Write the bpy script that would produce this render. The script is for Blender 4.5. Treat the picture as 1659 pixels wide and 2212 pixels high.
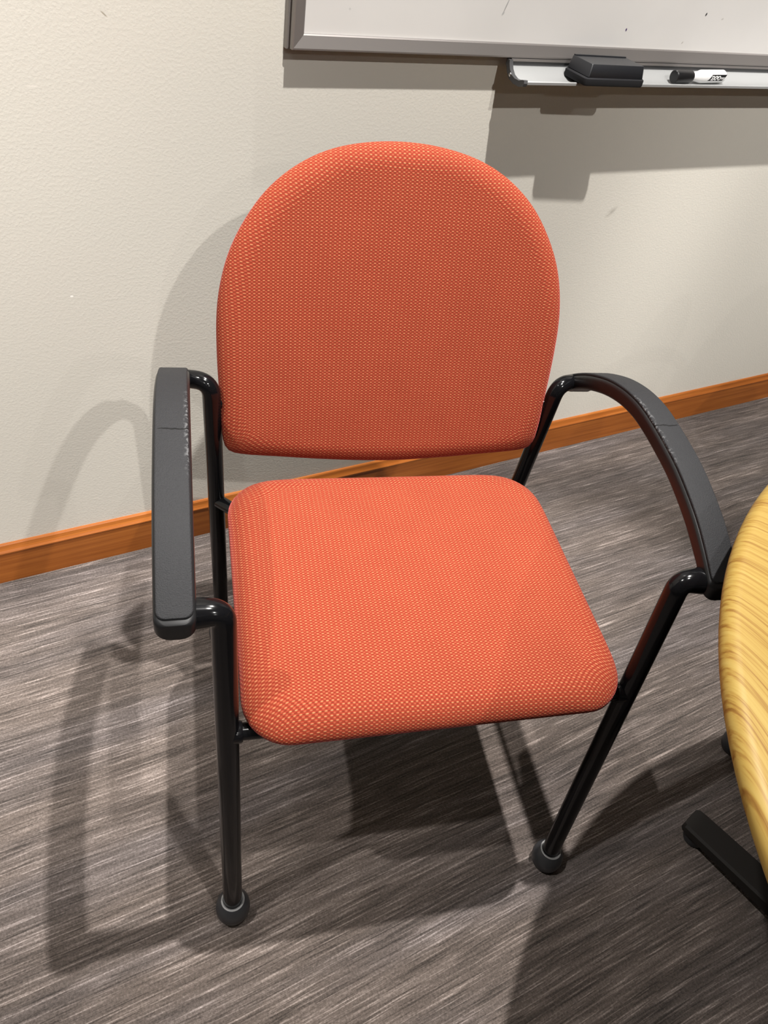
import bpy, bmesh, math, random
from mathutils import Vector, Matrix
for o in list(bpy.data.objects): bpy.data.objects.remove(o)
scene = bpy.context.scene
C = scene.collection
# ------------------------------------------------------------------ camera
IW, IH = 1659.0, 2212.0
F, YAW, PITCH, ROLL, CH = 1598.70, 0.62058, 0.77668, 0.21306, 1.24487
D = 1.1087                                   # distance of the back wall plane
def cam_axes():
    f = Vector((math.sin(YAW)*math.cos(PITCH), math.cos(YAW)*math.cos(PITCH), -math.sin(PITCH)))
    r = Vector((math.cos(YAW), -math.sin(YAW), 0)); u = r.cross(f)
    c, s = math.cos(ROLL), math.sin(ROLL)
    return c*r+s*u, -s*r+c*u, f
RT, UP, FW = cam_axes()
cd = bpy.data.cameras.new('camera'); cam = bpy.data.objects.new('camera', cd); C.objects.link(cam)
cd.sensor_fit = 'VERTICAL'; cd.sensor_height = 32.0; cd.lens = 32.0*F/IH
cd.clip_start = .02; cd.clip_end = 50
m = Matrix((RT, UP, -FW)).transposed().to_4x4(); m.translation = (0, 0, CH)
cam.matrix_world = m; scene.camera = cam
def at_plane(u, v, n, p):                    # photo pixel -> point on a plane
    q = RT*((u-IW/2)/F) + UP*(-(v-IH/2)/F) + FW
    o = Vector((0, 0, CH)); n = Vector(n)
    return o + q*(n.dot(Vector(p)-o)/n.dot(q))
def on_wall(u, v, d=0): return at_plane(u, v, (0, 1, 0), (0, D-d, 0))
# ------------------------------------------------------------------ world, exposure
w = bpy.data.worlds.new('world'); scene.world = w; w.use_nodes = True
w.node_tree.nodes['Background'].inputs[0].default_value = (.9, .85, .8, 1)
w.node_tree.nodes['Background'].inputs[1].default_value = 0.0
vs = scene.view_settings
vs.view_transform = 'Standard'; vs.look = 'None'; vs.gamma = 1; vs.use_curve_mapping = False
vs.exposure = 0.0
# ceiling lamps, all above the top of the picture (fixtures built further down). The photograph's shadows give them:
# a row of wall washers about 1.15 m from the wall (shadow under board and tray), two heads close to the wall
# (crossing shadows of chair and table on the carpet), and two rows further back (the short second and third tray shadows).
CEIL = 3.5
WARM = (1, .97, .93)
W_WASH, W_CHAIR, W_CARPET, W_MID, W_BACK = 500, 860, 310, 210, 50
# light name, x, y, watts, aim point, cone (deg), blend, label
LAMPS = [('washer_near_board_end_offscreen', .45, -.04, W_WASH, (.45, D, 1.1), 46, .6, 'tilted at the near end of the whiteboard'),
         ('washer_bare_wall_offscreen', -1.4, -.04, W_WASH, (-1.4, D, 1.1), 46, .6, 'tilted at the bare wall beside the whiteboard'),
         ('washer_far_board_end_offscreen', 2.3, -.04, W_WASH, (2.3, D, 1.1), 46, .6, 'tilted at the far end of the whiteboard'),
         ('head_over_armchair_offscreen', 1.0, .76, W_CHAIR, (.45, .0, .0), 41, .3, 'beside the wall, aimed at the armchair'),
         ('head_over_carpet_offscreen', -1.15, .74, W_CARPET, (-.25, .4, .0), 43, .5, 'beside the wall, aimed at the open carpet')]
for where_, x_, lab_ in (('left', -1.2, 'furthest from the table'), ('centre', .75, 'behind the table'), ('right', 2.7, 'beyond the table')):
    LAMPS.append(('middle_row_%s_offscreen' % where_, x_, -2.2, W_MID, (x_, D, 1.2), 48, .6, 'in the middle row, '+lab_))
for where_, x_, lab_ in (('left', -1.2, 'by the left wall'), ('centre', .75, 'middle of the room'), ('right', 2.7, 'by the right wall')):
    LAMPS.append(('back_row_%s_offscreen' % where_, x_, -4.2, W_BACK, (x_, D, 1.2), 34, .6, 'in the back row, '+lab_))
# ------------------------------------------------------------------ helpers
def put(o, parent=None):
    C.objects.link(o)
    if parent: o.parent = parent
    return o
def mesh_obj(name, bm, mat, parent=None, smooth=True, angle=None):
    bmesh.ops.recalc_face_normals(bm, faces=bm.faces)
    me = bpy.data.meshes.new(name); bm.to_mesh(me); bm.free()
    if mat: me.materials.append(mat)
    for p in me.polygons: p.use_smooth = smooth
    if smooth and angle is not None: me.set_sharp_from_angle(angle=math.radians(angle))
    return put(bpy.data.objects.new(name, me), parent)
def tag(o, label, cat, group=None):
    o['label'] = label; o['category'] = cat
    if group: o['group'] = group
    return o
def empty(name, loc, rz=0):
    o = bpy.data.objects.new(name, None); o.empty_display_size = .1
    o.location = loc; o.rotation_euler = (0, 0, rz); return put(o)
def struct(o): o['kind'] = 'structure'; return o
def box(bm, a, b):
    x0, y0, z0 = a; x1, y1, z1 = b
    v = [bm.verts.new(p) for p in ((x0,y0,z0),(x1,y0,z0),(x1,y1,z0),(x0,y1,z0),(x0,y0,z1),(x1,y0,z1),(x1,y1,z1),(x0,y1,z1))]
    return [bm.faces.new([v[i] for i in f]) for f in ((0,3,2,1),(4,5,6,7),(0,1,5,4),(1,2,6,5),(2,3,7,6),(3,0,4,7))]
def loft(bm, rings, caps=True, closed=True):
    vr = [[bm.verts.new(p) for p in r] for r in rings]
    n = len(vr[0])
    for a, b in zip(vr, vr[1:]):
        for i in range(n if closed else n-1):
            j = (i+1) % n; bm.faces.new((a[i], a[j], b[j], b[i]))
    if caps: bm.faces.new(vr[0][::-1]); bm.faces.new(vr[-1])
    return vr
def bezier_path(pts, rad, seg=8):
    """polyline with rounded corners of given radius"""
    pts = [Vector(p) for p in pts]; out = [pts[0]]
    for a, b, c in zip(pts, pts[1:], pts[2:]):
        d1, d2 = (a-b), (c-b); r = min(rad, d1.length*.48, d2.length*.48)
        p, q = b+d1.normalized()*r, b+d2.normalized()*r
        for i in range(seg+1):
            t = i/seg; out.append(p*(1-t)**2 + b*2*t*(1-t) + q*t*t)
    out.append(pts[-1]); return out
def tube(bm, path, rad, n=20, caps=True):
    path = [Vector(p) for p in path]; m_ = len(path)
    if not callable(rad): r0 = rad; rad = lambda t: r0
    tang = [(path[min(i+1, m_-1)]-path[max(i-1, 0)]).normalized() for i in range(m_)]
    ref = Vector((0, 1, 0)) if abs(tang[0].y) < .9 else Vector((1, 0, 0))
    u = tang[0].cross(ref).normalized(); rings = []
    L = [0]
    for a, b in zip(path, path[1:]): L.append(L[-1]+(b-a).length)
    for i in range(m_):
        u = (u - tang[i]*u.dot(tang[i])).normalized(); v = tang[i].cross(u); r = rad(L[i]/L[-1])
        rings.append([path[i]+(u*math.cos(2*math.pi*k/n)+v*math.sin(2*math.pi*k/n))*r for k in range(n)])
    loft(bm, rings, caps)
def lathe(bm, prof, axis_o=(0,0,0), n=40):
    o = Vector(axis_o)
    loft(bm, [[o+Vector((r*math.cos(2*math.pi*k/n), r*math.sin(2*math.pi*k/n), z)) for k in range(n)] for r, z in prof])
def catmull(pts, n, closed=False):
    P = [Vector(p) for p in pts]; m_ = len(P); out = []
    segs = m_ if closed else m_-1
    def g(i): return P[i % m_] if closed else P[max(0, min(m_-1, i))]
    dense = []
    for i in range(segs):
        a, b, c, d = g(i-1), g(i), g(i+1), g(i+2)
        for k in range(20):
            t = k/20
            dense.append(.5*((2*b)+(c-a)*t+(2*a-5*b+4*c-d)*t*t+(3*b-a-3*c+d)*t**3))
    if not closed: dense.append(P[-1])
    else: dense.append(dense[0].copy())
    L = [0]
    for a, b in zip(dense, dense[1:]): L.append(L[-1]+(b-a).length)
    tot = L[-1]; j = 0
    for k in range(n):
        s = tot*k/(n if closed else n-1)
        while j < len(L)-2 and L[j+1] < s: j += 1
        t = 0 if L[j+1] == L[j] else (s-L[j])/(L[j+1]-L[j])
        out.append(dense[j].lerp(dense[j+1], min(1, t)))
    return out
# ------------------------------------------------------------------ materials
def srgb(r, g, b):
    f = lambda c: c/12.92 if c <= .04045 else ((c+.055)/1.055)**2.4
    return (f(r/255), f(g/255), f(b/255), 1)
class N:
    def __init__(s, name):
        s.mat = bpy.data.materials.new(name); s.mat.use_nodes = True
        s.t = s.mat.node_tree; s.b = s.t.nodes['Principled BSDF']
    def n(s, typ, **kw):
        nd = s.t.nodes.new(typ)
        for k, v in kw.items(): setattr(nd, k, v)
        return nd
    def l(s, a, b): s.t.links.new(a, b)
    def inp(s, nd, i, v):
        if hasattr(v, 'is_linked') or hasattr(v, 'links'): s.l(v, nd.inputs[i])
        else: nd.inputs[i].default_value = v
    def math(s, op, a, b=0.0, c=0.0, clamp=False):
        nd = s.n('ShaderNodeMath', operation=op); nd.use_clamp = clamp
        s.inp(nd, 0, a); s.inp(nd, 1, b); s.inp(nd, 2, c); return nd.outputs[0]
    def mix(s, f, a, b, mode='MIX'):
        nd = s.n('ShaderNodeMix', data_type='RGBA', blend_type=mode)
        s.inp(nd, 0, f); s.inp(nd, 6, a); s.inp(nd, 7, b); return nd.outputs[2]
    def noise(s, vec, scale, detail=2, rough=.5, dist=0):
        nd = s.n('ShaderNodeTexNoise'); s.l(vec, nd.inputs['Vector'])
        nd.inputs['Scale'].default_value = scale; nd.inputs['Detail'].default_value = detail
        nd.inputs['Roughness'].default_value = rough; nd.inputs['Distortion'].default_value = dist
        return nd.outputs['Fac']
    def ramp(s, f, stops):
        nd = s.n('ShaderNodeValToRGB'); cr = nd.color_ramp
        while len(cr.elements) < len(stops): cr.elements.new(.5)
        for e, (p, c) in zip(cr.elements, stops): e.position = p; e.color = c if len(c) == 4 else (*c, 1)
        s.l(f, nd.inputs[0]); return nd.outputs[0]
    def mapr(s, v, a, b, c=0., d=1.):
        nd = s.n('ShaderNodeMapRange'); s.l(v, nd.inputs[0])
        for i, x in enumerate((a, b, c, d)): nd.inputs[i+1].default_value = x
        return nd.outputs[0]
    def scaled(s, vec, sc, rot=(0,0,0), loc=(0,0,0)):
        nd = s.n('ShaderNodeMapping'); s.l(vec, nd.inputs[0]); nd.inputs['Scale'].default_value = sc
        nd.inputs['Rotation'].default_value = rot; nd.inputs['Location'].default_value = loc; return nd.outputs[0]
    def pos(s): return s.n('ShaderNodeNewGeometry').outputs['Position']
    def obj(s): return s.n('ShaderNodeTexCoord').outputs['Object']
    def uv(s): return s.n('ShaderNodeTexCoord').outputs['UV']
    def xyz(s, v): nd = s.n('ShaderNodeSeparateXYZ'); s.l(v, nd.inputs[0]); return nd.outputs
    def bump(s, h, strength, dist):
        nd = s.n('ShaderNodeBump'); s.l(h, nd.inputs['Height'])
        nd.inputs['Strength'].default_value = strength; nd.inputs['Distance'].default_value = dist
        s.l(nd.outputs[0], s.b.inputs['Normal'])
    def set(s, col=None, rough=None, metal=None, **kw):
        if col is not None: s.inp(s.b, 'Base Color', col)
        if rough is not None: s.inp(s.b, 'Roughness', rough)
        if metal is not None: s.b.inputs['Metallic'].default_value = metal
        for k, v in kw.items(): s.inp(s.b, k.replace('_', ' '), v)
        return s.mat
    def spot(s, p, axes, centre, r1, r2, ang, edge=.5):
        """soft elliptic mark on a surface; p = xyz outputs, axes = indices of the two in-plane axes"""
        a = s.math('SUBTRACT', p[axes[0]], centre[0]); b = s.math('SUBTRACT', p[axes[1]], centre[1])
        c, sn = math.cos(ang), math.sin(ang)
        u = s.math('ADD', s.math('MULTIPLY', a, c/r1), s.math('MULTIPLY', b, sn/r1))
        v = s.math('ADD', s.math('MULTIPLY', a, -sn/r2), s.math('MULTIPLY', b, c/r2))
        d = s.math('SQRT', s.math('ADD', s.math('MULTIPLY', u, u), s.math('MULTIPLY', v, v)))
        return s.mapr(d, 1, edge, 0, 1)
def plain(name, col, rough=.5, metal=0, **kw):
    n = N(name); return n.set(col, rough, metal, **kw)

def wall_material():
    n = N('orange peel paint'); p = n.pos(); x = n.xyz(p)
    h = n.noise(p, 240, 2, .55); h2 = n.noise(p, 110, 1, .5)
    tint = n.noise(p, 1.3, 2)
    col = n.mix(tint, (.63, .60, .535, 1), (.655, .625, .56, 1))
    sm = on_wall(1320, 458)
    k = n.spot(x, (0, 2), (sm.x, sm.z), .020, .0085, math.radians(40), .1)
    k = n.math('MULTIPLY', k, n.mapr(n.noise(p, 110, 2), .35, .65, .15, .55))
    col = n.mix(k, col, (.16, .14, .11, 1))
    for (u, v, r1, r2, a, c, f) in ((155, 640, .003, .0022, 0, (.95, .92, .86, 1), .9), (224, 30, .006, .0012, -.7, (.3, .26, .2, 1), .8),
                                 (70, 186, .010, .0015, -.05, (.8, .75, .68, 1), .5), (1335, 760, .004, .003, .3, (.8, .78, .72, 1), .5)):
        q = on_wall(u, v)
        col = n.mix(n.math('MULTIPLY', n.spot(x, (0, 2), (q.x, q.z), r1, r2, a), f), col, c)
    n.bump(n.math('ADD', n.mapr(h, .42, .72), n.math('MULTIPLY', h2, .6)), .15, .0008)
    return n.set(col, .62)
def carpet_material():
    n = N('striped loop carpet'); p = n.pos()
    wob = n.noise(n.scaled(p, (1.6, 2.2, 1)), 1, 1)
    x = n.xyz(p)
    comb = n.n('ShaderNodeCombineXYZ'); n.l(x[0], comb.inputs[0])
    n.l(n.math('ADD', x[1], n.math('MULTIPLY', wob, .035)), comb.inputs[1]); q = comb.outputs[0]
    fine = n.noise(n.scaled(q, (9, 300, 1)), 1, 3, .62)
    fin2 = n.noise(n.scaled(q, (10, 310, 1), loc=(13, 5, 0)), 1, 3, .6)
    mid = n.noise(n.scaled(q, (3.5, 80, 1), loc=(7, 3, 0)), 1, 2, .55)
    wide = n.noise(n.scaled(q, (1.6, 17, 1), loc=(2, 9, 0)), 1, 2, .5)
    grain = n.noise(p, 270, 3, .8)
    s = n.math('ADD', n.math('MULTIPLY', n.math('SUBTRACT', mid, .5), .55), n.math('MULTIPLY', n.math('SUBTRACT', wide, .5), .42))
    s = n.math('ADD', s, n.math('MULTIPLY', n.mapr(fine, .52, .66), .30))
    s = n.math('SUBTRACT', s, n.math('MULTIPLY', n.mapr(fin2, .52, .66), .22))
    s = n.math('ADD', s, n.math('MULTIPLY', n.math('SUBTRACT', grain, .5), .75))
    s = n.math('ADD', s, .47)
    col = n.ramp(s, [(0, (.011, .0085, .0074)), (.28, (.044, .0345, .0292)), (.52, (.101, .080, .069)), (.76, (.205, .168, .150)), (1, (.43, .365, .333))])
    cool = n.noise(n.scaled(q, (1.1, 9, 1), loc=(4, 1, 0)), 1, 2)
    col = n.mix(n.mapr(cool, .45, .65, 0, .45), col, n.mix(1., col, (.86, .95, 1.12, 1), 'MULTIPLY'))
    n.bump(n.math('ADD', n.math('MULTIPLY', grain, .8), n.math('MULTIPLY', fine, .7)), .7, .004)
    return n.set(col, .95, Sheen_Weight=.15, Sheen_Roughness=.6, Specular_IOR_Level=.1)
def fabric_material():
    n = N('two tone orange weave'); uv = n.xyz(n.uv())
    PX, PY = .0063, .0043
    wn = n.n('ShaderNodeTexCoord')
    jit = n.noise(n.uv(), 260, 2)
    def dash(ox, oy, wx, wy):
        a = n.math('FRACT', n.math('ADD', n.math('DIVIDE', uv[0], PX), ox+100.))
        b = n.math('FRACT', n.math('ADD', n.math('DIVIDE', uv[1], PY), oy+100.))
        a = n.math('DIVIDE', n.math('ABSOLUTE', n.math('SUBTRACT', a, .5)), wx)
        b = n.math('DIVIDE', n.math('ABSOLUTE', n.math('SUBTRACT', b, .5)), wy)
        d = n.math('SQRT', n.math('ADD', n.math('MULTIPLY', a, a), n.math('MULTIPLY', b, b)))
        return n.mapr(d, 1.15, .55)
    cream = dash(0, 0, .29, .17); second = dash(.5, .5, .28, .16)
    shade = n.math('MAXIMUM', dash(0, .26, .36, .17), dash(.5, .76, .34, .16))
    v2 = n.math('FRACT', n.math('ADD', n.math('DIVIDE', uv[1], PY/2), 100.))
    line = n.mapr(n.math('ABSOLUTE', n.math('SUBTRACT', v2, .0)), .0, 1.)
    line = n.mapr(n.math('ABSOLUTE', n.math('SUBTRACT', v2, .5)), .12, .34, 0, 1)
    line = n.math('SUBTRACT', 1., line)
    red_v = n.noise(n.uv(), 700, 2)
    ground = n.mix(red_v, (0.0977, 0.0099, 0.0034, 1), (0.1442, 0.0181, 0.0061, 1))
    col = n.mix(n.math('MULTIPLY', line, n.mapr(red_v, .3, .7, .55, .95)), ground, (0.2465, 0.0327, 0.0152, 1))
    col = n.mix(n.math('MULTIPLY', second, n.mapr(jit, .3, .7, .45, .95)), col, (0.3348, 0.0903, 0.0426, 1))
    col = n.mix(n.math('MULTIPLY', cream, n.mapr(jit, .3, .7, .65, 1.)), col, (0.3813, 0.1677, 0.0754, 1))
    blot = n.noise(n.uv(), 14, 2)
    col = n.mix(n.mapr(blot, .3, .7, .0, .12), col, (0.0851, 0.0085, 0.0027, 1))
    n.bump(n.math('SUBTRACT', n.math('ADD', n.math('ADD', n.math('MULTIPLY', line, .4), n.math('MULTIPLY', second, .7)), cream), n.math('MULTIPLY', shade, .4)), .5, .0010)
    return n.set(col, .85, Sheen_Weight=.28, Sheen_Roughness=.35, Sheen_Tint=(1, .22, .24, 1), Specular_IOR_Level=.15)
def wood_base_material():
    n = N('stained cherry trim'); p = n.pos()
    g = n.noise(n.scaled(p, (2.2, 60, 75)), 1, 4, .6, .4); g2 = n.noise(n.scaled(p, (9, 300, 300)), 1, 2)
    col = n.ramp(n.math('ADD', n.math('MULTIPLY', g, .75), n.math('MULTIPLY', g2, .25)), [(.25, (.19, .050, .008)), (.5, (.32, .095, .016)), (.75, (.46, .155, .030))])
    return n.set(col, .42, Coat_Weight=.05, Coat_Roughness=.3, Specular_IOR_Level=.3)
def table_material():
    n = N('honey oak laminate'); p = n.pos(); x = n.xyz(p)
    yy = n.math('SUBTRACT', x[1], .13)
    ph = n.math('ADD', x[0], n.math('MULTIPLY', n.math('MULTIPLY', yy, yy), 2.4))
    ph = n.math('ADD', ph, n.math('MULTIPLY', n.noise(p, 5, 1), .006))
    comb = n.n('ShaderNodeCombineXYZ'); n.l(ph, comb.inputs[0]); n.l(n.math('MULTIPLY', x[1], .02), comb.inputs[1])
    n.l(n.math('MULTIPLY', x[2], .2), comb.inputs[2])
    a = n.noise(comb.outputs[0], 230, 3, .55); b = n.noise(comb.outputs[0], 620, 2, .5); c = n.noise(comb.outputs[0], 40, 2)
    s = n.math('ADD', n.math('MULTIPLY', a, .55), n.math('ADD', n.math('MULTIPLY', b, .32), n.math('MULTIPLY', c, .18)))
    col = n.ramp(s, [(.38, (.130, .060, .009)), (.46, (.190, .108, .020)), (.52, (.232, .150, .033)), (.68, (.255, .178, .046))])
    n.bump(a, .05, .001)
    return n.set(col, .5, Specular_IOR_Level=.25)
def pad_material():
    n = N('textured arm pad rubber'); uv = n.xyz(n.uv()); p = n.obj()
    g = n.noise(p, 700, 3, .7)
    base = n.mix(g, (.009, .009, .010, 1), (.020, .020, .0215, 1))
    # worn inner edge and the split across the pad
    wob = n.math('MULTIPLY', n.math('SUBTRACT', n.noise(p, 90, 2), .5), .006)
    su = n.math('ADD', uv[0], wob)
    crack = n.mapr(n.math('ABSOLUTE', n.math('SUBTRACT', su, .262)), .0011, .0004, 0, 1)
    crack = n.math('MULTIPLY', crack, n.mapr(uv[1], .95, .85))
    wear = n.math('MULTIPLY', n.mapr(uv[1], .16, .04), n.math('MULTIPLY', n.mapr(uv[0], .185, .21), n.mapr(uv[0], .335, .30)))
    flake = n.math('MULTIPLY', wear, n.mapr(n.noise(p, 260, 2), .5, .62))
    col = n.mix(flake, base, (.075, .075, .077, 1)); col = n.mix(crack, col, (.004, .004, .004, 1))
    h = n.math('SUBTRACT', n.math('ADD', n.math('MULTIPLY', g, 1.0), n.math('MULTIPLY', n.math('MULTIPLY', n.noise(p, 260, 2), flake), .5)), n.math('MULTIPLY', crack, 2.0))
    n.bump(h, .7, .0011)
    return n.set(col, .6, Specular_IOR_Level=.17)
def board_material():
    n = N('dry erase surface'); p = n.pos(); x = n.xyz(p)
    cl = n.noise(p, 6, 3); col = n.mix(n.mapr(cl, .35, .7, 0, 1), (.60, .585, .57, 1), (.63, .615, .60, 1))
    for (u, v, r1, r2, a, c, f) in ((1527, 32, .0035, .0022, 1.2, (.03, .03, .03, 1), 1), (1354, 65, .002, .003, 0, (.05, .02, .10, 1), 1),
                                 (1562, 42, .0035, .0018, .3, (.35, .33, .3, 1), .6), (1475, 93, .003, .0014, .9, (.25, .22, .2, 1), .6),
                                 (1095, 14, .014, .0013, 1.25, (.2, .2, .2, 1), .7), (1088, 30, .004, .002, .9, (.3, .3, .3, 1), .6),
                                 (757, 20, .002, .002, 0, (.4, .4, .4, 1), .5)):
        q = on_wall(u, v, .018)
        col = n.mix(n.math('MULTIPLY', n.spot(x, (0, 2), (q.x, q.z), r1, r2, a), f), col, c)
    return n.set(col, .28)
M = {}
M['wall'] = wall_material(); M['carpet'] = carpet_material(); M['fabric'] = fabric_material()
M['trim'] = wood_base_material(); M['oak'] = table_material(); M['pad'] = pad_material(); M['board'] = board_material()
M['ceiling'] = plain('ceiling paint', (.62, .60, .57, 1), .9)
M['steel'] = plain('black gloss enamel', (.003, .003, .0035, 1), .14, 0, Specular_IOR_Level=.25)
M['plastic'] = plain('black satin plastic', (.009, .009, .0095, 1), .36, 0, Specular_IOR_Level=.3)
M['glide'] = plain('dark grey glide plastic', (.022, .023, .026, 1), .42)
M['ring'] = plain('worn glide rim', (.20, .20, .20, 1), .4)
M['shell'] = plain('dark maroon shell', (.035, .012, .008, 1), .6)
M['alu'] = plain('satin anodised aluminium', (.27, .25, .24, 1), .42, .6)
M['alutray'] = plain('pale aluminium tray', (.36, .365, .365, 1), .4, .1)
M['endcap'] = plain('grey end cap plastic', (.06, .06, .062, 1), .4)
M['screw'] = plain('bright screw', (.8, .8, .8, 1), .2, 1)
M['eraser'] = plain('eraser plastic', (.016, .017, .020, 1), .38)
M['felt'] = plain('black felt', (.008, .008, .010, 1), .95)
M['marker'] = plain('white marker barrel', (.78, .78, .78, 1), .25)
M['ink'] = plain('black marker cap', (.010, .010, .011, 1), .3)
M['print'] = plain('white print', (.85, .85, .85, 1), .4)
M['base'] = plain('table base black paint', (.012, .0105, .0095, 1), .6, 0, Specular_IOR_Level=.25)
M['lens'] = plain('lamp lens', (.8, .8, .8, 1), .3); M['lamptrim'] = plain('lamp trim white', (.8, .8, .8, 1), .5)
# ------------------------------------------------------------------ room shell
X0, X1, Y0 = -3.2, 5.2, -5.2
def slab(name, a, b, mat):
    bm = bmesh.new(); box(bm, a, b); return struct(mesh_obj(name, bm, mat, smooth=False))
slab('floor', (X0, Y0, -.1), (X1, D, 0), M['carpet'])
slab('wall_back', (X0, D, -.1), (X1, D+.12, CEIL+.1), M['wall'])
slab('wall_left', (X0-.12, Y0, -.1), (X0, D+.12, CEIL+.1), M['wall'])
slab('wall_right', (X1, Y0, -.1), (X1+.12, D+.12, CEIL+.1), M['wall'])
slab('wall_front', (X0, Y0-.12, -.1), (X1, Y0, CEIL+.1), M['wall'])
slab('ceiling', (X0, Y0, CEIL), (X1, D, CEIL+.1), M['ceiling'])
def baseboard():
    bm = bmesh.new()
    prof = [(0, 0), (-.0107, 0), (-.0107, .078), (-.0116, .0795), (-.0116, .0825), (-.0085, .0865), (-.0068, .090), (-.005, .0965), (-.003, .0987), (0, .0990)]
    loft(bm, [[Vector((x, D+a, z)) for a, z in prof] for x in (X0, X1)])
    return struct(mesh_obj('baseboard_back', bm, M['trim'], smooth=False))
baseboard()
# ------------------------------------------------------------------ ceiling lamps
def lamp(light_name, x, y, watts, target, cone, blend, where):
    o = empty('recessed_downlight', (x, y, CEIL))
    bm = bmesh.new(); lathe(bm, [(.045, 0), (.075, -.0), (.078, -.004), (.074, -.007), (.050, -.004), (.045, 0)], n=32)
    mesh_obj('trim_ring', bm, M['lamptrim'], o)
    bm = bmesh.new(); lathe(bm, [(.001, -.001), (.044, -.001), (.046, -.0005), (.001, -.0002)], n=24); mesh_obj('lens', bm, M['lens'], o)
    ld = bpy.data.lights.new(light_name, 'SPOT'); lo = bpy.data.objects.new(light_name, ld); put(lo, o)
    ld.energy = watts; ld.color = WARM; ld.shadow_soft_size = .028
    lo.location = (0, 0, -.035)
    ld.spot_size = math.radians(cone); ld.spot_blend = blend
    aim = Vector(target) - Vector((x, y, CEIL-.035))
    tag(o, 'white recessed ceiling lamp '+where, 'ceiling lamp', 'recessed ceiling lamps')
    lo.rotation_euler = aim.to_track_quat('-Z', 'Y').to_euler()
for a in LAMPS: lamp(*a)
# ------------------------------------------------------------------ chair
CHX, CHY, CHT = .37423, .27314, -.27381
def rounded_rect(x0, x1, y0, y1, rf, rb, n=10):
    P = []
    for cx, cy, r, a0 in ((x1-rf, y0+rf, rf, -90), (x1-rb, y1-rb, rb, 0), (x0+rb, y1-rb, rb, 90), (x0+rf, y0+rf, rf, 180)):
        for k in range(n+1):
            a = math.radians(a0+90*k/n); P.append((cx+r*math.cos(a), cy+r*math.sin(a), 0))
    return P
def resample(pts, n):
    P = [Vector(p) for p in pts]; P.append(P[0].copy()); L = [0]
    for a, b in zip(P, P[1:]): L.append(L[-1]+(b-a).length)
    out = []; j = 0
    for k in range(n):
        d = L[-1]*k/n
        while L[j+1] < d: j += 1
        out.append(P[j].lerp(P[j+1], 0 if L[j+1] == L[j] else (d-L[j])/(L[j+1]-L[j])))
    return out
def cushion(name, outline, mapf, e, hu, hl, crown, mat, parent, n=176, inner=22, linear=False):
    """outline: CCW 2-D points; mapf(x, y, h) -> 3-D; e edge roll, hu/hl heights above and below the rim"""
    O = resample(outline, n) if linear else catmull(outline, n, closed=True)
    nor = []
    for i in range(n):
        t = (O[(i+1) % n]-O[i-1]).normalized(); nor.append(Vector((t.y, -t.x, 0)))
    cen = sum(O, Vector())/n
    def inset(d):                            # offset curve, smoothed so that tight corners do not fold
        P = [p-q*d for p, q in zip(O, nor)]
        for _ in range(int(60*d/e)):
            P = [(P[k-1]+P[k]*2+P[(k+1) % n])/4 for k in range(n)]
        return P
    base = inset(e)
    rings = []          # (points2d, h, uv)
    K = 9
    for k in range(K):                       # under side of the rim
        a = math.pi/2*(1-k/K)
        ins = e*.75*(1-math.cos(a)); h = -hl*math.sin(a)
        arc = e*1.57*(a/(math.pi/2))*.8
        rings.append([(c, h, b+q*(e*1.2+arc)) for c, b, q in zip(inset(ins), base, nor)])
    for k in range(K+1):
        a = math.pi/2*k/K
        ins = e*(1-math.cos(a)); h = hu*math.sin(a)
        arc = e*1.2*(1-a/(math.pi/2))
        rings.append([(c, h, b+q*arc) for c, b, q in zip(inset(ins), base, nor)])
    for k in range(1, inner):
        f = 1-k/inner
        rings.append([(cen+(p-cen)*f, hu+crown*(1-f*f), cen+(p-cen)*f) for p in base])
    bm = bmesh.new(); uvl = bm.loops.layers.uv.new('UVMap'); V = []; UVc = {}
    for r in rings:
        row = []
        for p, h, u in r:
            v = bm.verts.new(mapf(p.x, p.y, h)); UVc[v] = (u.x, u.y); row.append(v)
        V.append(row)
    top = bm.verts.new(mapf(cen.x, cen.y, hu+crown)); UVc[top] = (cen.x, cen.y)
    for a, b in zip(V, V[1:]):
        for i in range(n):
            j = (i+1) % n; bm.faces.new((a[i], a[j], b[j], b[i]))
    for i in range(n): bm.faces.new((V[-1][i], V[-1][(i+1) % n], top))
    bm.faces.new(V[0][::-1])
    for f in bm.faces:
        for lp in f.loops: lp[uvl].uv = UVc[lp.vert]
    return mesh_obj(name, bm, mat, parent)
ARM = [(.532,.607),(.521,.619),(.490,.643),(.457,.663),(.424,.679),(.389,.691),(.355,.698),(.322,.700),(.272,.697),(.22,.690),(.162,.674),(.122,.657),(.089,.6395),(.078,.6345)]
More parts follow.
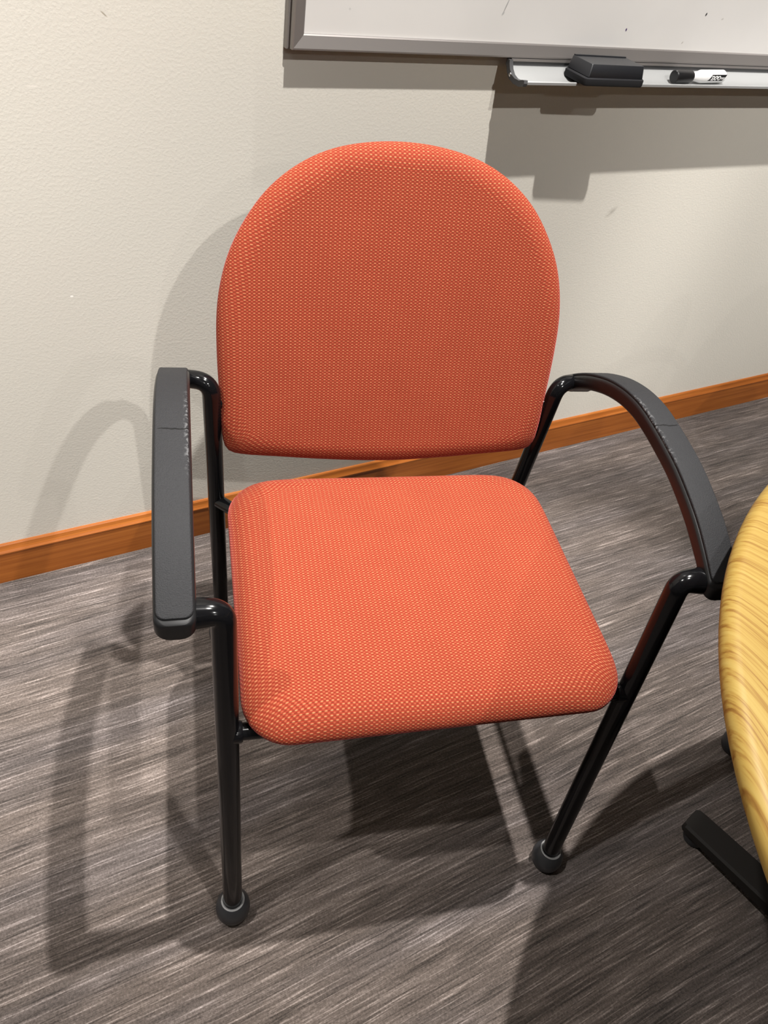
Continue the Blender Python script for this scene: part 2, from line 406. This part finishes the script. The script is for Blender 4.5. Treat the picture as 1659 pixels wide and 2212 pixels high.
def arm_sections(s, width, th, top_off, inset, n=44, rc=.006, round_ends=(0, .009)):
    """rounded-rect sections swept along the arch of the armrest"""
    path = catmull([(0, y, z) for y, z in ARM], 240)
    L = [0]
    for a, b in zip(path, path[1:]): L.append(L[-1]+(b-a).length)
    tot = L[-1]; rings = []; us = []
    def at(d):
        d = max(0, min(tot, d)); j = 0
        while j < len(L)-2 and L[j+1] < d: j += 1
        return path[j].lerp(path[j+1], (d-L[j])/(L[j+1]-L[j])), (path[min(j+3, 239)]-path[max(j-3, 0)]).normalized()
    ds = [inset[0]+(tot-inset[0]-inset[1])*k/n for k in range(n+1)]
    rr, re = round_ends
    extra = []
    if re > 0: extra += [tot-inset[1]-re*(1-math.sin(math.pi/2*k/7)) for k in range(7)]
    if rr > 0: extra += [inset[0]+rr*(1-math.sin(math.pi/2*k/7)) for k in range(7)]
    ds = sorted([d for d in ds if (d <= tot-inset[1]-re and d >= inset[0]+rr) or re == 0] + extra + [tot-inset[1]] + ([inset[0]] if rr else []))
    for d in ds:
        p, t = at(d); nz = Vector((0, -t.z, t.y)); nz = nz if nz.z > 0 else -nz
        fb = max(0, min(1, (d/tot-.80)/.17)); nz = nz.lerp(Vector((0, 0, 1)), fb*fb*(3-2*fb)).normalized()
        hw = width/2
        de = tot-inset[1]-d
        if re > 0 and de < re: hw -= re*(1-math.sqrt(max(0, 1-(1-de/re)**2)))
        db = d-inset[0]
        if rr > 0 and db < rr: hw -= rr*(1-math.sqrt(max(0, 1-(1-db/rr)**2)))
        tt = th(d/tot) if callable(th) else th
        r = min(rc, tt*.45); ring = []
        for cx, cz, a0 in ((hw-r, -r, 90), (-hw+r, -r, 0+180-90+90), (-hw+r, -tt+r, 180), (hw-r, -tt+r, 270)):
            a0 = {(1, 1): 0, (0, 1): 90, (0, 0): 180, (1, 0): 270}[(int(cx > 0), int(cz > -tt/2))]
            for k in range(5):
                a = math.radians(a0+90*k/4)
                ring.append(p + Vector((cx+r*math.cos(a), 0, 0)) + nz*(cz+r*math.sin(a)+top_off) + Vector((s*.313, 0, 0)))
        rings.append(ring); us.append(d)
    return rings, us, tot
def make_chair(loc, rz):
    ch = empty('armchair', (loc[0], loc[1], 0), rz)
    # seat
    def seat_map(x, y, h):
        fr = max(0, (.12-y)/.09); z = .4515+h - .010*fr*fr
        dish = .006*math.exp(-((x/.14)**2+((y-.27)/.13)**2))
        return Vector((x, y + (.010*fr*fr*(1 if h < 0 else 0)), z-(dish if h > .01 else 0)))
    seat = cushion('seat', rounded_rect(-.2465, .2465, .036, .463, .058, .070), seat_map, .034, .027, .024, .006, M['fabric'], ch, linear=True)
    bm = bmesh.new()
    so = rounded_rect(-.224, .224, .064, .456, .05, .06, 8)
    loft(bm, [[Vector((x*f, .26+(y-.26)*f, z)) for x, y, _ in so] for z, f in ((.420, .93), (.424, .985), (.433, 1), (.436, .99))])
    mesh_obj('seat_shell', bm, M['shell'], seat, angle=40)
    # backrest
    half = [(0,.478),(.09,.4825),(.17,.491),(.216,.497),(.2385,.5035),(.2475,.516),(.2510,.545),(.2530,.59),(.2550,.64),(.2545,.69),(.2490,.73),(.2365,.77),(.2160,.807),(.1875,.842),(.151,.870),(.108,.890),(.057,.9015),(0,.9055)]
    TI = .35; K = math.sqrt(1+TI*TI)
    ol = [(x, (z-.5)*K, 0) for x, z in half] + [(-x, (z-.5)*K, 0) for x, z in half[-2:0:-1]]
    nv = Vector((0, -1, TI)).normalized()
    def back_map(x, wv, h):
        z = .5+wv/K
        y = .480+TI*(z-.5) + .0125*(1-(x/.2555)**2) - .012*math.sin(max(0, min(1, (z-.5)/.4))*math.pi)*0
        return Vector((x, y, z)) + nv*h
    back = cushion('backrest', ol, back_map, .030, .020, .016, .003, M['fabric'], ch)
    bm = bmesh.new()
    rings = []
    for off, f in ((-.010, .90), (-.018, .90), (-.024, .86), (-.026, .6)):
        rings.append([back_map(x*f, .2+(wv-.2)*f, off) for x, wv, _ in catmull(ol, 90, True)])
    loft(bm, rings); mesh_obj('back_shell', bm, M['plastic'], back, angle=40)
    # armrests
    for s in (-1, 1):
        rings, us, tot = arm_sections(s, .0415, lambda t: .0225+.001*max(0, min(1, (t-.86)/.13))**2, -.0015, (0, 0), rc=.0055, round_ends=(0, .011))
        bm = bmesh.new(); loft(bm, rings); arm = mesh_obj('armrest', bm, M['plastic'], ch, angle=50)
        rings, us, tot = arm_sections(s, .0365, .006, .0018, (.002, .0055), rc=.0022, round_ends=(.004, .009))
        bm = bmesh.new(); uvl = bm.loops.layers.uv.new('UVMap'); vr = loft(bm, rings)
        vu = {}
        for row, u in zip(vr, us):
            for v in row: vu[v] = (u, (s*v.co.x-(.313-.01825))/.0365)
        for f in bm.faces:
            for lp in f.loops: lp[uvl].uv = vu[lp.vert]
        mesh_obj('arm_pad', bm, M['pad'], arm, angle=50)
    # legs, each with its elbow into the armrest
    for s in (-1, 1):
        bm = bmesh.new()
        path = bezier_path([(s*.257, 0, .022), (s*.2659, .0994, .6235), (s*.300, .1010, .6205)], .028, 10)
        R = .0137
        tube(bm, path, lambda t: R + .0038*max(0, (t-.95)/.05), 24)
        leg = mesh_obj('front_leg', bm, M['steel'], ch, angle=60)
        glide(leg, (s*.257, 0, 0), Vector((s*.0089, .0994, .594)).normalized())
        bm = bmesh.new()
        path = bezier_path([(s*.250, .498, .022), (s*.2643, .5007, .6150), (s*.310, .524, .6045)], .026, 10)
        tube(bm, path, .0130, 24)
        leg = mesh_obj('rear_leg', bm, M['steel'], ch, angle=60)
        glide(leg, (s*.250, .498, 0), Vector((0, 0, 1)))
        # bracket between back pad and tube
        bm = bmesh.new(); tube(bm, [(s*.262, .500, .575), (s*.235, .515, .575), (s*.20, .520, .575)], .009, 14)
        mesh_obj('back_bracket', bm, M['steel'], ch, angle=60)
    # cross bars under the seat
    yb = .0994*(.428-.022)/.594
    bm = bmesh.new(); tube(bm, [(-.263, yb, .428), (-.1, yb, .4265), (.1, yb, .4265), (.263, yb, .428)], .0105, 18)
    fb = mesh_obj('front_crossbar', bm, M['steel'], ch, angle=60)
    for s in (-1, 1):
        bm = bmesh.new(); tube(bm, [(s*.262, yb, .428), (s*.248, yb, .428), (s*.2455, yb, .428)], lambda t: .0135 if t < .9 else .0122, 18)
        mesh_obj('weld_collar', bm, M['steel'], fb, angle=40)
    bm = bmesh.new()
    tube(bm, bezier_path([(-.2585, .4995, .384), (-.20, .420, .409), (.20, .420, .409), (.2585, .4995, .384)], .05, 8), .0105, 18)
    mesh_obj('rear_crossbar', bm, M['steel'], ch, angle=60)
    return ch
def glide(leg, base, ax):
    b = Vector(base)
    bm = bmesh.new()
    prof = [(.004, 0), (.016, 0), (.0205, .004), (.0243, .012), (.0253, .022), (.0242, .031), (.0205, .0395), (.0172, .0435), (.0150, .0435), (.0142, .041)]
    lathe(bm, prof, n=36)
    q = Vector((0, 0, 1)).rotation_difference((Vector((0, 0, 1))*.45+ax*.55).normalized()).to_matrix()
    for v in bm.verts:
        if v.co.z > .012: v.co = Vector((0, 0, .012)) + q @ (v.co-Vector((0, 0, .012)))
        v.co += b
    g = mesh_obj('foot_glide', bm, M['glide'], leg, angle=40)
    bm = bmesh.new(); c = b+Vector((0, 0, .012))+q@Vector((0, 0, .0315)); n = 30
    loft(bm, [[c+q@Vector((r*math.cos(2*math.pi*k/n), r*math.sin(2*math.pi*k/n), z)) for k in range(n)] for r, z in ((.0172, -.001), (.0172, .0006), (.0145, .0006), (.0140, -.002))])
    mesh_obj('rim', bm, M['ring'], g)
def dup(root, loc, rz):
    r = root.copy(); C.objects.link(r); r.location = loc; r.rotation_euler = (0, 0, rz)
    def rec(a, b):
        for ch in list(a.children):
            c = ch.copy(); C.objects.link(c); c.parent = b; rec(ch, c)
    rec(root, r); return r
chair = make_chair((CHX, CHY), CHT)
tag(chair, 'orange fabric armchair with black tube frame standing free in front of the whiteboard wall', 'chair', 'orange conference armchairs')
th2 = -1.2
f2 = Vector((1.103, .225))
o2 = f2 - Vector((math.cos(th2), math.sin(th2)))*(-.257)
chair2 = dup(chair, (o2.x, o2.y, 0), th2)
tag(chair2, 'armchair pushed under the round oak table, one ball foot showing', 'chair', 'orange conference armchairs')
# ------------------------------------------------------------------ table
TC = Vector((.995, -.283)); TR, TZ = .650, .735
def table():
    t = empty('round_table', (TC.x, TC.y, 0))
    bm = bmesh.new()
    prof = [(.001, TZ-.028), (TR-.030, TZ-.028)]
    for k in range(13):
        a = math.radians(-90+180*k/12); prof.append((TR-.014+.014*math.cos(a), TZ-.014+.014*math.sin(a)))
    prof += [(TR-.05, TZ), (.3, TZ), (.001, TZ)]
    lathe(bm, prof, n=160); mesh_obj('table_top', bm, M['oak'], t, angle=40)
    bm = bmesh.new(); lathe(bm, [(.001, .03), (.055, .03), (.055, .05), (.038, .07), (.038, TZ-.05), (.16, TZ-.035), (.16, TZ-.0275), (.001, TZ-.0275)], n=40)
    mesh_obj('column', bm, M['base'], t, angle=40)
    for k in range(5):
        a = math.radians(103.3+72*k); dx, dy = math.cos(a), math.sin(a); nx, ny = -dy, dx
        bm = bmesh.new(); rings = []
        for s, hw, z0, z1 in ((.03, .030, .026, .066), (.20, .028, .026, .058), (.425, .0255, .026, .047), (.440, .0245, .027, .0455), (.4445, .021, .029, .043)):
            ring = []
            for wv, z in ((-hw, z0+.003), (-hw+.003, z0), (hw-.003, z0), (hw, z0+.003), (hw, z1-.004), (hw-.004, z1), (-hw+.004, z1), (-hw, z1-.004)):
                ring.append(Vector((dx*s+nx*wv, dy*s+ny*wv, z)))
            rings.append(ring)
        loft(bm, rings); lg = mesh_obj('base_leg', bm, M['base'], t, angle=35)
        bm = bmesh.new(); lathe(bm, [(.004, 0), (.017, 0), (.019, .004), (.017, .018), (.008, .020), (.008, .030)], (dx*.418, dy*.418, 0), 24)
        mesh_obj('levelling_foot', bm, M['glide'], lg, angle=40)
    tag(t, 'round honey oak table with rounded edge and black metal star base', 'table')
table()
# ------------------------------------------------------------------ whiteboard
def whiteboard():
    ic = on_wall(657, 73, .020); bx0, bz0 = ic.x, ic.z          # inner lower left corner
    bx1, bz1 = bx0+2.39, bz0+1.17
    wb = empty('whiteboard', (bx0, D, bz0))
    O_ = Vector((bx0, D, bz0))
    bm = bmesh.new(); box(bm, (-.008, -.0165, -.008), (bx1-bx0+.008, -.003, bz1-bz0+.008)); mesh_obj('writing_surface', bm, M['board'], wb, smooth=False)
    prof = [(0, -.0160), (0, -.0195), (.0015, -.0212), (.0165, -.0252), (.0186, -.0250), (.0190, -.0180), (.0176, -.0170), (.0176, -.0130), (.0205, -.0122), (.0215, -.0105), (.0215, -.0005), (0, -.0005)]
    W_, H_ = bx1-bx0, bz1-bz0
    def rail(pa, pb, out, ma, mb):
        bm = bmesh.new(); rings = []
        for p, mt in ((pa, ma), (pb, mb)):
            rings.append([Vector((p[0]+(out[0]+mt[0])*u, y, p[1]+(out[1]+mt[1])*u)) for u, y in prof])
        loft(bm, rings); return mesh_obj('frame_rail', bm, M['alu'], wb, smooth=False)
    b = rail((0, 0), (W_, 0), (0, -1), (-1, 0), (1, 0)); rail((0, H_), (W_, H_), (0, 1), (-1, 0), (1, 0))
    rail((0, 0), (0, H_), (-1, 0), (0, -1), (0, 1)); rail((W_, 0), (W_, H_), (1, 0), (0, -1), (0, 1))
    # paint chip under the lower rail
    # tray
    tx = on_wall(1108, 150, .05).x-bx0+.012; zt = on_wall(1659, 187, .0755).z-bz0
    tp = [(-.0255, .0085), (-.0280, .0085), (-.0290, .0072), (-.033, .0042), (-.041, -.0010), (-.052, -.0040), (-.064, -.0035), (-.0715, -.0005), (-.0745, .0008), (-.0760, -.0002), (-.0755, -.0040), (-.066, -.0070), (-.050, -.0072), (-.038, -.0042), (-.031, .0020), (-.0262, .0060), (-.0235, .0062), (-.0235, .0085)]
    bm = bmesh.new(); loft(bm, [[Vector((x, y, zt+z)) for y, z in tp] for x in (tx, W_-.35)]); tray = mesh_obj('marker_tray', bm, M['alutray'], wb, angle=35)
    bm = bmesh.new(); box(bm, (tx, -.0242, zt+.0060), (W_-.35, -.0140, zt+.0200)); mesh_obj('tray_slot_shade', bm, M['endcap'], tray, smooth=False)  # dark strip standing in for the shaded slot between frame and tray
    bm = bmesh.new(); box(bm, (tx, -.0262, zt+.0150), (W_-.35, -.0236, zt+.0185)); mesh_obj('tray_hook', bm, M['alu'], tray, smooth=False)
    ep = [(-.020, .0175), (-.0285, .0175), (-.0300, .0130), (-.0345, .0062), (-.042, .0006), (-.052, -.0020), (-.064, -.0012), (-.0715, .0020), (-.0770, .0028), (-.0785, -.0015), (-.0770, -.0062), (-.066, -.0095), (-.050, -.0098), (-.0365, -.0065), (-.028, .0010), (-.0235, .0080), (-.020, .0085)]
    for sx in (tx-.006, W_-.35-.001):
        bm = bmesh.new(); loft(bm, [[Vector((x, y, zt+z)) for y, z in ep] for x in (sx, sx+.007)]); ec = mesh_obj('end_cap', bm, M['endcap'], tray, angle=35)
        if sx < .6:
            bm = bmesh.new(); r = .0030
            loft(bm, [[Vector((sx-h, -.0385+q*r*math.cos(k*math.pi/6), zt-.0005+q*r*math.sin(k*math.pi/6))) for k in range(12)] for h, q in ((-.001, 1), (.0012, 1), (.002, .5))])
            mesh_obj('screw', bm, M['screw'], ec)
    tag(wb, 'wall-mounted whiteboard with satin aluminium frame and pale marker tray', 'whiteboard')
    return bz0+zt
TRAYZ = whiteboard()
# ------------------------------------------------------------------ eraser on the tray
def eraser():
    e = empty('whiteboard_eraser', (.996, D-.0672, TRAYZ+.0012), math.radians(-2)); e.rotation_euler.x = math.radians(-1.5)
    def rr(hx, hy, r, z, sk=0):
        return [Vector((x, y+sk, z)) for x, y, _ in rounded_rect(-hx, hx, -hy, hy, r, r, 4)]
    bm = bmesh.new(); loft(bm, [rr(.0610, .0300, .006, 0), rr(.0625, .0312, .007, .002), rr(.0625, .0312, .007, .010), rr(.0605, .0295, .006, .0115)])
    mesh_obj('felt_pad', bm, M['felt'], e, angle=40)
    bm = bmesh.new(); loft(bm, [rr(.0565, .0280, .003, .0105), rr(.0580, .0290, .003, .0125), rr(.0550, .0268, .0025, .0290), rr(.0540, .0260, .002, .0302)])
    bd = mesh_obj('grip_body', bm, M['eraser'], e, angle=40)
    bm = bmesh.new(); box(bm, (-.0535, .0215, .0298), (.0535, .0255, .0318)); mesh_obj('ridge', bm, M['eraser'], bd, smooth=False)
    tag(e, 'black block eraser resting on the whiteboard tray', 'eraser')
eraser()
# ------------------------------------------------------------------ marker
def marker():
    a = on_wall(1466, 163, .058); b = on_wall(1565, 160, .050)
    r = .0106
    mk = empty('whiteboard_marker', (a.x, a.y, TRAYZ-.003+r+.0005))
    d = Vector((b.x-a.x, b.y-a.y, 0)); Lm = d.length; mk.rotation_euler = (0, 0, math.atan2(d.y, d.x))
    def rev(prof, n=32):
        bm = bmesh.new(); loft(bm, [[Vector((x, q*math.cos(2*math.pi*k/n), q*math.sin(2*math.pi*k/n))) for k in range(n)] for x, q in prof]); return bm
    bar = mesh_obj('barrel', rev([(.030, .0070), (.040, .0072), (.052, .0090), (.058, r), (Lm-.006, r), (Lm-.002, .0085), (Lm, .005), (Lm+.0003, .001)]), M['marker'], mk, angle=60)
    mesh_obj('cap', rev([(-.012, .001), (-.0115, .0092), (-.010, .0106), (.028, .0110), (.033, .0092), (.034, .006)]), M['ink'], mk, angle=40)
    # black parallelogram label wrapped on the front of the barrel
    def wrap(x, t, rr): return Vector((x, -rr*math.cos(t), rr*math.sin(t)))
    x0, x1 = .070, Lm-.004; t0, t1 = math.radians(-25), math.radians(30); rr = r+.0002
    bm = bmesh.new(); rows = []
    for k in range(9):
        t = t0+(t1-t0)*k/8; sk = .010*(k/8)
        rows.append([bm.verts.new(wrap(x0+sk+(x1-x0-.010)*j/6, t, rr)) for j in range(7)])
    for p, q in zip(rows, rows[1:]):
        for j in range(6): bm.faces.new((p[j], p[j+1], q[j+1], q[j]))
    lb = mesh_obj('label', bm, M['ink'], bar)
    cu = bpy.data.curves.new('lettering', 'FONT'); cu.body = 'EXPO'; cu.size = .0092; cu.shear = .25; cu.offset = .0003; cu.resolution_u = 4
    tmp = bpy.data.objects.new('tmp', cu); C.objects.link(tmp); bpy.context.view_layer.update()
    me = bpy.data.meshes.new_from_object(tmp.evaluated_get(bpy.context.evaluated_depsgraph_get())); bpy.data.objects.remove(tmp)
    xs = [v.co.x for v in me.vertices]; sc = .026/(max(xs)-min(xs))
    bm = bmesh.new(); bm.from_mesh(me); bpy.data.meshes.remove(me)
    for v in bm.verts: v.co = wrap(x0+.0075+(v.co.x-min(xs))*sc, math.radians(-16)+v.co.y*1.0/r, r+.0004)
    mesh_obj('lettering', bm, M['print'], lb, smooth=False)
    bm = bmesh.new()
    for z0_, z1_, q0, q1 in ((4, 7, 0, 1), (-2, 1, 0, .8), (-8, -5, .1, .9)):
        v = [bm.verts.new(wrap(x1-.0165+.011*q, math.radians(a), r+.0004)) for q, a in ((q0, z0_), (q1, z0_), (q1, z1_), (q0, z1_))]; bm.faces.new(v)
    mesh_obj('small_print', bm, M['print'], lb, smooth=False)
    tag(mk, 'white dry erase marker with black cap lying on the whiteboard tray', 'marker')
marker()
